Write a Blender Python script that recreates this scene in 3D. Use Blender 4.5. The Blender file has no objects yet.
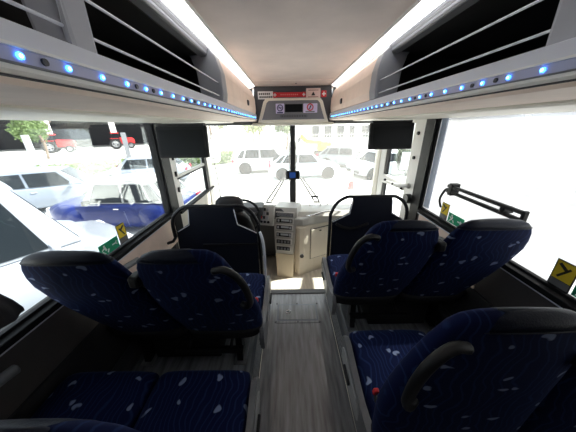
import bpy, bmesh, math, random
from mathutils import Vector, Matrix
PI = math.pi
sc = bpy.context.scene
COL = sc.collection
random.seed(7)

# ------------------------------------------------------------------ camera
cd = bpy.data.cameras.new('camera'); cam = bpy.data.objects.new('camera', cd); COL.objects.link(cam)
F_PX, PITCH, YAW, ROLL = 224.63, .3807, -.0039, -.0163
cd.sensor_fit = 'HORIZONTAL'; cd.sensor_width = 36.0; cd.lens = F_PX / 576 * 36.0
cd.clip_start = .02; cd.clip_end = 400
fw = Vector((math.sin(YAW)*math.cos(PITCH), math.cos(YAW)*math.cos(PITCH), -math.sin(PITCH)))
rt = Vector((math.cos(YAW), -math.sin(YAW), 0)); up = rt.cross(fw)
r2 = rt*math.cos(ROLL) + up*math.sin(ROLL); u2 = -rt*math.sin(ROLL) + up*math.cos(ROLL)
mw = Matrix((r2, u2, -fw)).transposed().to_4x4(); mw.translation = Vector((-.07, 0, 1.562))
cam.matrix_world = mw
sc.camera = cam

# ------------------------------------------------------------------ world, sun, exposure
w = bpy.data.worlds.new('world'); sc.world = w; w.use_nodes = True
bg = w.node_tree.nodes['Background']
bg.inputs[0].default_value = (.86, .93, 1.0, 1); bg.inputs[1].default_value = 1.6
sd = bpy.data.lights.new('sun', 'SUN'); sun = bpy.data.objects.new('sun', sd); COL.objects.link(sun)
sd.energy = 12.0; sd.angle = math.radians(1.0); sd.color = (1, .95, .86)
sun.rotation_euler = Vector((1.0, .25, 1.18)).to_track_quat('Z', 'Y').to_euler()
sun.location = (16, 4, 18)
sc.view_settings.view_transform = 'Standard'
try: sc.view_settings.look = 'None'
except Exception: pass
sc.view_settings.gamma = 1.0; sc.view_settings.use_curve_mapping = False
sc.view_settings.exposure = 0.68
sc.cycles.transparent_max_bounces = 24
sc.cycles.max_bounces = 10; sc.cycles.diffuse_bounces = 5
sc.cycles.sample_clamp_indirect = 6.0

# ------------------------------------------------------------------ materials
MATS = {}
def N(nt, t, **kw):
    n = nt.nodes.new(t)
    for k, v in kw.items(): setattr(n, k, v)
    return n
def mat(name, col=(.5,.5,.5), rough=.5, metal=0., emit=None, estr=1., var=0., vscale=6., stretch=(1,1,1), bump=0., bscale=60., spec=.5, coat=0.):
    if name in MATS: return MATS[name]
    m = bpy.data.materials.new(name); m.use_nodes = True; nt = m.node_tree
    b = nt.nodes['Principled BSDF']
    b.inputs['Base Color'].default_value = (*col, 1); b.inputs['Roughness'].default_value = rough
    b.inputs['Metallic'].default_value = metal
    b.inputs['Specular IOR Level'].default_value = spec
    b.inputs['Coat Weight'].default_value = coat
    if emit:
        b.inputs['Emission Color'].default_value = (*emit, 1); b.inputs['Emission Strength'].default_value = estr
    if var or bump:
        tc = N(nt, 'ShaderNodeTexCoord'); mp = N(nt, 'ShaderNodeMapping'); mp.inputs['Scale'].default_value = stretch
        nt.links.new(tc.outputs['Object'], mp.inputs[0])
    if var:
        no = N(nt, 'ShaderNodeTexNoise'); no.inputs['Scale'].default_value = vscale; no.inputs['Detail'].default_value = 6
        nt.links.new(mp.outputs[0], no.inputs[0])
        cr = N(nt, 'ShaderNodeValToRGB')
        cr.color_ramp.elements[0].position = .3; cr.color_ramp.elements[1].position = .7
        cr.color_ramp.elements[0].color = (*[c*(1-var) for c in col], 1)
        cr.color_ramp.elements[1].color = (*[min(1, c*(1+var)) for c in col], 1)
        nt.links.new(no.outputs[0], cr.inputs[0]); nt.links.new(cr.outputs[0], b.inputs['Base Color'])
    if bump:
        n2 = N(nt, 'ShaderNodeTexNoise'); n2.inputs['Scale'].default_value = bscale; n2.inputs['Detail'].default_value = 3
        nt.links.new(mp.outputs[0], n2.inputs[0])
        bp = N(nt, 'ShaderNodeBump'); bp.inputs['Strength'].default_value = bump; bp.inputs['Distance'].default_value = .01
        nt.links.new(n2.outputs[0], bp.inputs['Height']); nt.links.new(bp.outputs[0], b.inputs['Normal'])
    MATS[name] = m
    return m
def glass(name, tint=(1,1,1), dust=0., dustcol=(1,1,1), refl=1.0):
    if name in MATS: return MATS[name]
    m = bpy.data.materials.new(name); m.use_nodes = True; nt = m.node_tree
    nt.nodes.remove(nt.nodes['Principled BSDF']); out = nt.nodes['Material Output']
    tr = N(nt, 'ShaderNodeBsdfTransparent'); tr.inputs[0].default_value = (*tint, 1)
    gl = N(nt, 'ShaderNodeBsdfGlossy'); gl.inputs['Roughness'].default_value = .02
    fr = N(nt, 'ShaderNodeFresnel'); fr.inputs[0].default_value = 1.35
    mu = N(nt, 'ShaderNodeMath', operation='MULTIPLY'); mu.inputs[1].default_value = refl
    nt.links.new(fr.outputs[0], mu.inputs[0])
    mx = N(nt, 'ShaderNodeMixShader'); nt.links.new(mu.outputs[0], mx.inputs[0])
    nt.links.new(tr.outputs[0], mx.inputs[1]); nt.links.new(gl.outputs[0], mx.inputs[2])
    last = mx.outputs[0]
    if dust:
        tl = N(nt, 'ShaderNodeBsdfTranslucent'); tl.inputs[0].default_value = (*dustcol, 1)
        tc = N(nt, 'ShaderNodeTexCoord'); no = N(nt, 'ShaderNodeTexNoise'); no.inputs['Scale'].default_value = 2.5; no.inputs['Detail'].default_value = 5
        nt.links.new(tc.outputs['Object'], no.inputs[0])
        mr = N(nt, 'ShaderNodeMapRange'); mr.inputs[1].default_value = .3; mr.inputs[2].default_value = .7
        mr.inputs[3].default_value = dust*.8; mr.inputs[4].default_value = min(1, dust*1.2)
        nt.links.new(no.outputs[0], mr.inputs[0])
        m2 = N(nt, 'ShaderNodeMixShader'); nt.links.new(mr.outputs[0], m2.inputs[0])
        nt.links.new(last, m2.inputs[1]); nt.links.new(tl.outputs[0], m2.inputs[2]); last = m2.outputs[0]
    nt.links.new(last, out.inputs[0])
    MATS[name] = m
    return m
def fabric(name, sx, sy, sz, base=(.0024,.0055,.032)):
    m = bpy.data.materials.new(name); m.use_nodes = True; nt = m.node_tree; b = nt.nodes['Principled BSDF']
    b.inputs['Roughness'].default_value = .9; b.inputs['Specular IOR Level'].default_value = .12
    b.inputs['Sheen Weight'].default_value = .06; b.inputs['Sheen Roughness'].default_value = .4
    b.inputs['Sheen Tint'].default_value = (.25,.4,1,1)
    tc = N(nt, 'ShaderNodeTexCoord'); mp = N(nt, 'ShaderNodeMapping'); mp.inputs['Scale'].default_value = (sx, sy, sz)
    nt.links.new(tc.outputs['Object'], mp.inputs[0])
    sep = N(nt, 'ShaderNodeSeparateXYZ'); cmb = N(nt, 'ShaderNodeCombineXYZ'); nt.links.new(mp.outputs[0], sep.inputs[0])
    nt.links.new(sep.outputs[0], cmb.inputs[0]); nt.links.new(sep.outputs[1 if sz == 0 else 2], cmb.inputs[1])
    # fine wavy contour lines
    no = N(nt, 'ShaderNodeTexNoise', noise_dimensions='2D'); no.inputs['Scale'].default_value = 7.0; no.inputs['Detail'].default_value = 1.5
    nt.links.new(cmb.outputs[0], no.inputs[0])
    mu = N(nt, 'ShaderNodeMath', operation='MULTIPLY'); mu.inputs[1].default_value = 26
    nt.links.new(no.outputs[0], mu.inputs[0])
    ax = N(nt, 'ShaderNodeMath', operation='MULTIPLY_ADD'); ax.inputs[1].default_value = 260
    nt.links.new(sep.outputs[0], ax.inputs[0]); nt.links.new(mu.outputs[0], ax.inputs[2])
    sn = N(nt, 'ShaderNodeMath', operation='SINE'); nt.links.new(ax.outputs[0], sn.inputs[0])
    r1 = N(nt, 'ShaderNodeMapRange'); r1.inputs[1].default_value = .6; r1.inputs[2].default_value = 1.0
    nt.links.new(sn.outputs[0], r1.inputs[0])
    mx = N(nt, 'ShaderNodeMixRGB'); mx.inputs[1].default_value = (*base, 1); mx.inputs[2].default_value = (.009,.02,.07,1)
    nt.links.new(r1.outputs[0], mx.inputs[0])
    # pale oval spots
    vo = N(nt, 'ShaderNodeTexVoronoi', voronoi_dimensions='2D'); vo.inputs['Scale'].default_value = 8.2; vo.inputs['Randomness'].default_value = .95
    n3 = N(nt, 'ShaderNodeTexNoise', noise_dimensions='2D'); n3.inputs['Scale'].default_value = 30; n3.inputs['Detail'].default_value = 0
    nt.links.new(cmb.outputs[0], n3.inputs[0])
    vm = N(nt, 'ShaderNodeVectorMath', operation='MULTIPLY_ADD'); vm.inputs[1].default_value = (.03, .03, 0)
    nt.links.new(n3.outputs['Color'], vm.inputs[0]); nt.links.new(cmb.outputs[0], vm.inputs[2]); nt.links.new(vm.outputs[0], vo.inputs[0])
    r2_ = N(nt, 'ShaderNodeMapRange'); r2_.inputs[1].default_value = .07; r2_.inputs[2].default_value = .11; r2_.inputs[3].default_value = 1; r2_.inputs[4].default_value = 0
    nt.links.new(vo.outputs['Distance'], r2_.inputs[0])
    m2 = N(nt, 'ShaderNodeMixRGB'); m2.inputs[2].default_value = (.17,.21,.32,1)
    nt.links.new(r2_.outputs[0], m2.inputs[0]); nt.links.new(mx.outputs[0], m2.inputs[1])
    nt.links.new(m2.outputs[0], b.inputs['Base Color'])
    MATS[name] = m
    return m

FAB_BACK = fabric('fabric_back', .85, 0, 1.15)
FAB_SEAT = fabric('fabric_seat', 1, .9, 0)
LEATHER = mat('navy_leather', (.0035,.006,.018), .5, spec=.22, bump=.15, bscale=180)
BLACKP = mat('black_plastic', (.006,.006,.007), .5, spec=.25)
BLACKM = mat('black_satin_metal', (.008,.008,.010), .4, spec=.3)
DARKG = mat('dark_grey_plastic', (.045,.047,.052), .45, bump=.1, bscale=300)
MIDG = mat('mid_grey_plastic', (.16,.165,.175), .45)
LITEG = mat('light_grey_plastic', (.42,.43,.47), .4)
SILV = mat('silver_grey', (.64,.66,.73), .4, metal=.1)
WHITEP = mat('white_plastic', (.78,.77,.74), .4)
CREAM = mat('cream_plastic', (.74,.70,.60), .45)
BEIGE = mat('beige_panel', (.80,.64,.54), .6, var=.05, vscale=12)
CEILM = mat('ceiling_fabric', (.87,.745,.69), .85, var=.06, vscale=5, bump=.1, bscale=400)
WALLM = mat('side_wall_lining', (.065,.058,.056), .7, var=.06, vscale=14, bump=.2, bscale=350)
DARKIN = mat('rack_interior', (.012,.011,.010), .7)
CARPETM = mat('dark_carpet', (.018,.018,.02), .95, bump=.4, bscale=500)
CHROME = mat('chrome', (.75,.75,.76), .18, metal=1)
STEEL = mat('brushed_steel', (.42,.43,.45), .32, metal=.9, var=.1, vscale=40, stretch=(1,.1,1))
VINYL = mat('grey_wood_vinyl', (.19,.196,.21), .22, coat=.4, var=.38, vscale=9, stretch=(5,.5,1), bump=.05, bscale=90)
VINYL2 = mat('cab_floor_vinyl', (.74,.68,.58), .45, var=.18, vscale=9, stretch=(5,.6,1))
RUBBER = mat('black_rubber', (.008,.008,.009), .6, spec=.2)
TRIMM = mat('ribbed_trim', (.11,.12,.14), .4, metal=.3)
SCREEN = mat('monitor_screen', (.006,.007,.008), .3, spec=.12)
NAVYP = mat('navy_partition_panel', (.004,.006,.014), .6, spec=.25, bump=.1, bscale=250)
CURT = mat('grey_curtain', (.06,.058,.06), .9, var=.15, vscale=20, stretch=(1,6,.3), bump=.3, bscale=200)
REDP = mat('red_plastic', (.55,.015,.02), .4)
G_SIDE = glass('side_window_glass', (.90,.93,.94), refl=.4)
G_RIGHT = glass('dusty_side_glass', (.95,.97,.98), dust=.6, dustcol=(.29,.295,.305), refl=.5)
G_WIND = glass('dusty_windshield_glass', (.96,.98,.97), dust=.085, dustcol=(1,.98,.93), refl=.6)

# ------------------------------------------------------------------ geometry helpers
def link(name, me, m=None, parent=None, smooth=False):
    o = bpy.data.objects.new(name, me); COL.objects.link(o)
    if m is not None and not me.materials: me.materials.append(m)
    if smooth:
        for p in me.polygons: p.use_smooth = True
    if parent is not None: o.parent = parent
    return o
def from_bm(name, bm, m=None, parent=None, smooth=False):
    bmesh.ops.recalc_face_normals(bm, faces=bm.faces[:])
    me = bpy.data.meshes.new(name); bm.to_mesh(me); bm.free()
    return link(name, me, m, parent, smooth)
def pyd(name, vs, fs, m=None, parent=None, smooth=False):
    bm = bmesh.new(); vv = [bm.verts.new(v) for v in vs]
    for f in fs:
        try: bm.faces.new([vv[i] for i in f])
        except ValueError: pass
    return from_bm(name, bm, m, parent, smooth)
def empty(name, loc=(0,0,0), rz=0, parent=None):
    o = bpy.data.objects.new(name, None); COL.objects.link(o); o.location = loc; o.rotation_euler = (0,0,rz)
    o.empty_display_size = .1
    if parent is not None: o.parent = parent
    return o
def tag(o, label=None, cat=None, group=None, kind=None):
    if label: o['label'] = label
    if cat: o['category'] = cat
    if group: o['group'] = group
    if kind: o['kind'] = kind
    return o
def bm_box(bm, c, s, rot=None, bev=0., seg=2):
    M = Matrix.Translation(c)
    if rot is not None: M = M @ rot.to_4x4()
    g = bmesh.ops.create_cube(bm, size=1, matrix=M @ Matrix.Diagonal((*s, 1)))
    if bev:
        es = set()
        for v in g['verts']: es.update(v.link_edges)
        bmesh.ops.bevel(bm, geom=list(es), offset=bev, segments=seg, affect='EDGES', profile=.5)
def box(name, lo, hi, m=None, parent=None, bev=0., seg=2):
    bm = bmesh.new(); c = [(a+b)/2 for a, b in zip(lo, hi)]; s = [abs(b-a) for a, b in zip(lo, hi)]
    bm_box(bm, c, s, None, bev, seg)
    return from_bm(name, bm, m, parent, False)
def cbox(name, c, s, m=None, parent=None, bev=0., rot=None, seg=2):
    bm = bmesh.new(); bm_box(bm, c, s, rot, bev, seg)
    return from_bm(name, bm, m, parent)
def RX(a): return Matrix.Rotation(a, 3, 'X')
def RY(a): return Matrix.Rotation(a, 3, 'Y')
def RZ(a): return Matrix.Rotation(a, 3, 'Z')
def smooth_path(pts, n=6, closed=False):
    P = [Vector(p) for p in pts]; out = []; k = len(P)
    rng = range(k) if closed else range(k-1)
    for i in rng:
        p0 = P[(i-1) % k] if (closed or i > 0) else P[0]; p1 = P[i]; p2 = P[(i+1) % k]
        p3 = P[(i+2) % k] if (closed or i+2 < k) else P[-1]
        for j in range(n):
            t = j/n
            out.append(.5*((2*p1)+(-p0+p2)*t+(2*p0-5*p1+4*p2-p3)*t*t+(-p0+3*p1-3*p2+p3)*t**3))
    if not closed: out.append(P[-1])
    return out
def bm_tube(bm, pts, r, seg=8, closed=False, flat=1.0):
    P = [Vector(p) for p in pts]; n = len(P); rings = []
    rs = r if isinstance(r, (list, tuple)) else [r]*n
    t0 = (P[1]-P[0]).normalized()
    a = Vector((0,0,1)) if abs(t0.z) < .9 else Vector((1,0,0))
    nx = (a - t0*a.dot(t0)).normalized()
    for i in range(n):
        if closed: t = (P[(i+1) % n]-P[i-1]).normalized()
        else: t = (P[min(i+1, n-1)]-P[max(i-1, 0)]).normalized()
        nx = (nx - t*nx.dot(t)).normalized(); ny = t.cross(nx)
        rings.append([bm.verts.new(P[i]+(nx*math.cos(2*PI*k/seg)+ny*math.sin(2*PI*k/seg)*flat)*rs[i]) for k in range(seg)])
    for i in range(n if closed else n-1):
        A, B = rings[i], rings[(i+1) % n]
        for k in range(seg): bm.faces.new((A[k], A[(k+1) % seg], B[(k+1) % seg], B[k]))
    if not closed:
        bm.faces.new(rings[0][::-1]); bm.faces.new(rings[-1])
def tube(name, pts, r, m, parent=None, seg=8, closed=False, sm=0, flat=1.0):
    if sm: pts = smooth_path(pts, sm, closed)
    bm = bmesh.new(); bm_tube(bm, pts, r, seg, closed, flat)
    return from_bm(name, bm, m, parent, True)
def prism(name, outline, plane, a, b, m, parent=None, bev=0., seg=2):
    """outline: 2-D points; plane 'yz' extruded in x a..b, 'xz' in y, 'xy' in z"""
    def P(p, t):
        return {'yz': (t, p[0], p[1]), 'xz': (p[0], t, p[1]), 'xy': (p[0], p[1], t)}[plane]
    bm = bmesh.new(); A = [bm.verts.new(P(p, a)) for p in outline]; B = [bm.verts.new(P(p, b)) for p in outline]
    n = len(outline); bm.faces.new(A); bm.faces.new(B[::-1])
    for i in range(n): bm.faces.new((A[i], B[i], B[(i+1) % n], A[(i+1) % n]))
    if bev:
        es = [e for e in bm.edges if (e.verts[0] in A) == (e.verts[1] in A)]
        bmesh.ops.bevel(bm, geom=es, offset=bev, segments=seg, affect='EDGES', profile=.5)
    return from_bm(name, bm, m, parent)
def rrect(x0, x1, y0, y1, r, n=5):
    out = []
    for cx, cy, a0 in ((x1-r, y1-r, 0), (x0+r, y1-r, 90), (x0+r, y0+r, 180), (x1-r, y0+r, 270)):
        for k in range(n+1):
            a = math.radians(a0+90*k/n); out.append((cx+r*math.cos(a), cy+r*math.sin(a)))
    return out
def loft(name, rings, m, parent=None, smooth=True, cap=True):
    bm = bmesh.new(); R = [[bm.verts.new(p) for p in r] for r in rings]; n = len(R[0])
    for A, B in zip(R, R[1:]):
        for k in range(n): bm.faces.new((A[k], A[(k+1) % n], B[(k+1) % n], B[k]))
    if cap: bm.faces.new(R[0][::-1]); bm.faces.new(R[-1])
    return from_bm(name, bm, m, parent, smooth)
def bm_cyl(bm, c, r, d, axis='z', seg=24, r2=None):
    rot = {'z': Matrix.Identity(4), 'x': Matrix.Rotation(PI/2, 4, 'Y'), 'y': Matrix.Rotation(PI/2, 4, 'X')}[axis]
    bmesh.ops.create_cone(bm, cap_ends=True, segments=seg, radius1=r, radius2=r if r2 is None else r2, depth=d, matrix=Matrix.Translation(c) @ rot)
def cyl(name, c, r, d, m, parent=None, axis='z', seg=24, r2=None):
    bm = bmesh.new(); bm_cyl(bm, c, r, d, axis, seg, r2)
    return from_bm(name, bm, m, parent)
def superring(cx, cy, z, a0, a1, b, n=28, e=3.0, tilt=None):
    """horizontal ring: half widths a0 (towards -x), a1 (towards +x), half depth b"""
    out = []
    for k in range(n):
        t = 2*PI*k/n; c, s = math.cos(t), math.sin(t)
        x = math.copysign(abs(c)**(2/e), c); y = math.copysign(abs(s)**(2/e), s)
        out.append((cx+(a1 if x > 0 else a0)*x, cy+b*y, z))
    return out

# ================================================================== THE COACH SHELL
S = 'structure'
SILL, WTOP, XW = .80, 1.632, 1.20
floor = tag(box('floor', (-.284, -2.4, -.06), (.284, 1.83, 0), VINYL), kind=S)
for s in (-1, 1):
    x0, x1 = sorted((s*.33, s*1.2))
    box('seat_platform', (x0, -2.4, -.06), (x1, 2.0 if s < 0 else 2.15, .05), VINYL, floor)
    # ribbed aisle strip between the aisle and the seat platform
    vs = [(s*.284, 0), (s*.284, .006), (s*.292, .02), (s*.318, .058), (s*.326, .062), (s*.345, .062), (s*.345, 0)]
    prism('aisle_strip', vs, 'xz', -2.4, 1.83, TRIMM, floor)
    for k in range(5):
        x = s*(.293+.0065*k); z = .026+.0094*k
        tube('strip_rib', [(x, -2.4, z), (x, 1.83, z)], .0022, STEEL, floor, seg=5)
    tube('strip_edge', [(s*.285, -2.4, .006), (s*.285, 1.83, .006)], .0035, CREAM, floor, seg=6)
# step and cab floor
box('step_riser', (-.345, 1.80, -.30), (.345, 1.83, -.061), BEIGE, floor)
box('step_nosing', (-.345, 1.80, -.03), (.345, 1.86, .012), MIDG, floor, .006)
box('cab_floor', (-1.2, 1.832, -.34), (1.2, 3.3, -.30), VINYL2, floor)
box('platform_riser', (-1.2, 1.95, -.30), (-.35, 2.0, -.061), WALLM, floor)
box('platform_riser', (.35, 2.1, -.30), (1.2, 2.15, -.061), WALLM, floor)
# service hatch in the aisle
hb = prism('floor_hatch', rrect(-.208, .195, 1.44, 1.675, .02), 'xy', .0005, .004, VINYL, floor)
prism('hatch_seam', rrect(-.185, .172, 1.462, 1.653, .015), 'xy', .004, .0046, mat('seam_grey', (.10,.12,.16), .5), hb)
prism('hatch_lid', rrect(-.173, .160, 1.474, 1.641, .011), 'xy', .0046, .0062, VINYL, hb)
for hx in (-.194, -.005, .182):
    for hy in (1.452, 1.664): cyl('screw', (hx, hy, .005), .008, .004, DARKG, hb, seg=10)
tube('ring_pull', [(-.09+.022*math.cos(a), 1.56+.016*math.sin(a), .009) for a in [2*PI*k/12 for k in range(12)]], .005, CHROME, hb, seg=6, closed=True)
cyl('ring_recess', (-.09, 1.56, .007), .014, .004, DARKG, hb, seg=14)

# side walls: lower lining, upper band, pillars
def side_wall(side):
    s = -1 if side == 'left' else 1
    def bx(n, y0, y1, z0, z1, m, p=None, xi=XW, xo=XW+.07, bev=0.):
        a, b = sorted((s*xi, s*xo))
        return box(n, (a, y0, z0), (b, y1, z1), m, p, bev)
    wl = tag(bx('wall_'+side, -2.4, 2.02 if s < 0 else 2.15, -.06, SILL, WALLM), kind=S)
    bx('upper_band', -2.4, 3.3, WTOP, 2.05, WHITEP, wl)
    bx('rear_light_block', -2.4, -.10, SILL, WTOP, CURT, wl)  # unseen opaque infill instead of rear windows, added to keep seat backs dark
    bx('pillar', -.10, .12, SILL, WTOP, WHITEP, wl)
    bx('front_pillar', 2.03 if s < 0 else 2.06, 2.17 if s < 0 else 2.2, .3, WTOP, BLACKP, wl, XW-.012)
    # sill mouldings: rubber ledge, bright line
    bx('sill_ledge', -1.3, 2.03, SILL-.028, SILL+.004, RUBBER, wl, XW-.03, XW+.02, .004)
    bx('sill_bright_line', -1.3, 2.03, SILL-.036, SILL-.029, SILV, wl, XW-.026, XW)
    bx('front_lining_sunlit', 1.25, 2.02, .50, SILL-.04, BEIGE, wl, XW-.01, XW)  # beige paints the sunlit look onto the front stretch of wall
    bx('heater_duct', -2.4, 1.95, .05, .17, DARKG, wl, XW-.07, XW, .02)
    bx('kick_carpet', -2.4, 1.95, .17, .50, CARPETM, wl, XW-.012, XW)
    return wl
wallL = side_wall('left'); wallR = side_wall('right')
tag(box('wall_rear', (-1.27, -2.46, -.06), (1.27, -2.4, 2.05), WALLM), kind=S)
# wall below the driver's window and around the front corners
box('cab_side_lining', (-1.27, 2.02, -.34), (-1.2, 3.3, .74), CREAM, wallL)
box('cab_side_lining', (1.2, 3.02, -.34), (1.27, 3.3, .74), CREAM, wallR)
box('cab_rubber_ledge', (-1.22, 2.17, .735), (-1.17, 3.3, .76), RUBBER, wallL)
ceil = tag(box('ceiling', (-1.27, -2.4, 2.0), (1.27, 2.66, 2.05), CEILM), kind=S)
box('front_ceiling_panel', (-1.27, 2.668, 1.998), (1.27, 3.3, 2.05), CEILM, ceil)
cyl('ceiling_screw', (.03, 2.83, 1.997), .009, .006, DARKG, ceil, seg=10)
cyl('ceiling_screw', (-.05, .9, 1.999), .007, .006, MIDG, ceil, seg=10)
tag(box('wall_front', (-1.27, 3.28, -.34), (1.27, 3.42, .36), DARKG), kind=S)

# windows
def side_window(name, s, y0, y1, gm, label):
    e = tag(empty(name, (s*(XW+.03), (y0+y1)/2, SILL)), label, kind=S)
    def ch(n, lo, hi, m, bev=0):
        return box(n, (lo[0]-e.location.x, lo[1]-e.location.y, lo[2]-e.location.z), (hi[0]-e.location.x, hi[1]-e.location.y, hi[2]-e.location.z), m, e, bev)
    X0, X1 = s*(XW+.027), s*(XW+.033); a, b = min(X0, X1), max(X0, X1)
    ch('pane', (a, y0, SILL), (b, y1, WTOP), gm)
    F0, F1 = sorted((s*(XW+.005), s*(XW+.026)))
    ch('rubber_gasket', (F0, y0, SILL), (F1, y1, SILL+.018), RUBBER)
    ch('rubber_gasket', (F0, y0, WTOP-.012), (F1, y1, WTOP), RUBBER)
    ch('rubber_gasket', (F0, y0, SILL), (F1, y0+.02, WTOP), RUBBER)
    ch('rubber_gasket', (F0, y1-.012, SILL), (F1, y1, WTOP), RUBBER)
    return e
wL = side_window('window_1', -1, .12, 2.03, G_SIDE, 'large left side window showing the parked cars')
wR = side_window('window_2', 1, .12, 2.06, G_RIGHT, 'large right side window glowing white with glare')
# pale inner edge strip of the right window
cbox('window_edge_strip', (0, .91, .43), (.012, .075, .80), mat('pale_blue_edge', (.42,.48,.60), .4), wR)

# driver's side window with sliding frame
w5 = tag(empty('window_5', (-1.23, 2.7, .76)), "driver's side window with white sliding frame", kind=S)
def d5(n, y0, y1, z0, z1, m, x0=-1.262, x1=-1.195, bev=0):
    return box(n, (x0+1.23, y0-2.7, z0-.76), (x1+1.23, y1-2.7, z1-.76), m, w5, bev)
d5('pane', 2.26, 3.22, .76, 1.632, G_SIDE, -1.236, -1.230)
d5('frame_post', 2.17, 2.30, .76, 1.632, WHITEP, bev=.008)
d5('frame_post', 3.16, 3.30, .76, 1.632, WHITEP, bev=.008)
d5('pillar_trim', 3.05, 3.16, .76, 1.632, BLACKP, -1.225, -1.185, bev=.008)
d5('frame_rail', 2.30, 3.05, 1.57, 1.632, WHITEP, bev=.006)
d5('sash_bar', 2.26, 3.06, 1.09, 1.12, WHITEP, -1.22, -1.19, bev=.004)
d5('sash_seal', 2.26, 3.06, 1.072, 1.090, BLACKP, -1.22, -1.192)
for z in (.98, 1.14, 1.30): d5('frame_latch', 2.225, 2.25, z-.03, z+.02, BLACKP, -1.205, -1.18, bev=.004)

# windshield, two curved panes and a centre bar
ws = tag(empty('window_6', (0, 3.35, .36)), 'wide two-piece windshield with dark centre bar', kind=S)
def ws_pt(x, t, off=0.):
    return (x, 3.46-.17*(abs(x)/1.25)**2.2-.12*t+off-3.35, .36+1.30*t-.36)
for s in (-1, 1):
    vs, fs = [], []
    nx, nz = 10, 4
    for off in (0, .006):
        for i in range(nx+1):
            for j in range(nz+1): vs.append(ws_pt(s*(.02+1.22*i/nx), j/nz, off))
    M_ = (nx+1)*(nz+1)
    for i in range(nx):
        for j in range(nz):
            a = i*(nz+1)+j; q = (a, a+1, a+nz+2, a+nz+1); fs.append(q); fs.append(tuple(v+M_ for v in q[::-1]))
    pyd('pane', vs, fs, G_WIND, ws, True)
prism('centre_bar', [(.06, 0), (.105, 0), (-.005, 1.30), (-.05, 1.30)], 'yz', -.036, .036, mat('bar_black', (.02,.02,.022), .4), ws, .006)
cbox('bar_lower_cover', (0, .062, .21), (.10, .03, .42), mat('bar_grey', (.20,.20,.21), .4), ws, .008, RX(.09))
for s in (-1, 1):
    prism('corner_post', [(s*1.19, 3.15-3.35), (s*1.27, 3.15-3.35), (s*1.27, 3.32-3.35), (s*1.19, 3.32-3.35)], 'xy', -.02, 1.32, WHITEP if s < 0 else CREAM, ws, .01)
box('lower_seal', (-1.24, -.07, -.02), (1.24, .12, .012), RUBBER, ws)

# entrance door on the right
dr = tag(empty('door_1', (1.23, 2.6, -.3)), 'entrance door with white frame and tall glass', kind=S)
def dd(n, y0, y1, z0, z1, m, x0=1.195, x1=1.262, bev=0):
    return box(n, (x0-1.23, y0-2.6, z0+.3), (x1-1.23, y1-2.6, z1+.3), m, dr, bev)
dd('door_post', 2.20, 2.40, -.3, 1.632, WHITEP, bev=.01)
dd('door_post', 2.98, 3.15, -.3, 1.632, WHITEP, bev=.01)
dd('door_header', 2.40, 2.98, 1.57, 1.632, WHITEP, bev=.006)
dd('pane', 2.40, 2.98, .2, 1.57, G_SIDE, 1.228, 1.234)
dd('black_door_seal', 2.90, 2.98, -.3, 1.57, BLACKP, 1.20, 1.226)
dd('cross_rail', 2.40, 2.98, .88, .96, WHITEP, 1.18, 1.24, .012)
dd('lower_door_panel', 2.40, 2.98, -.3, .2, CREAM)
arm = tube('door_arm', [(-.07, -.36, 1.28), (-.10, -.2, 1.24), (-.09, 0, 1.22), (-.06, .3, 1.18)], .022, WHITEP, dr, sm=4)
for y in (-.3, -.1, .12): cyl('arm_bolt', (-.115, y, 1.235), .014, .02, BLACKP, dr, 'x', 12)
for z in (.95, 1.25, 1.48): cyl('post_bolt', (-.04, -.3, z+.3), .016, .02, BLACKP, dr, 'x', 12)
cyl('emergency_tap', (-.06, -.36, 1.14), .05, .05, DARKG, dr, 'x', 20)

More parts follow.
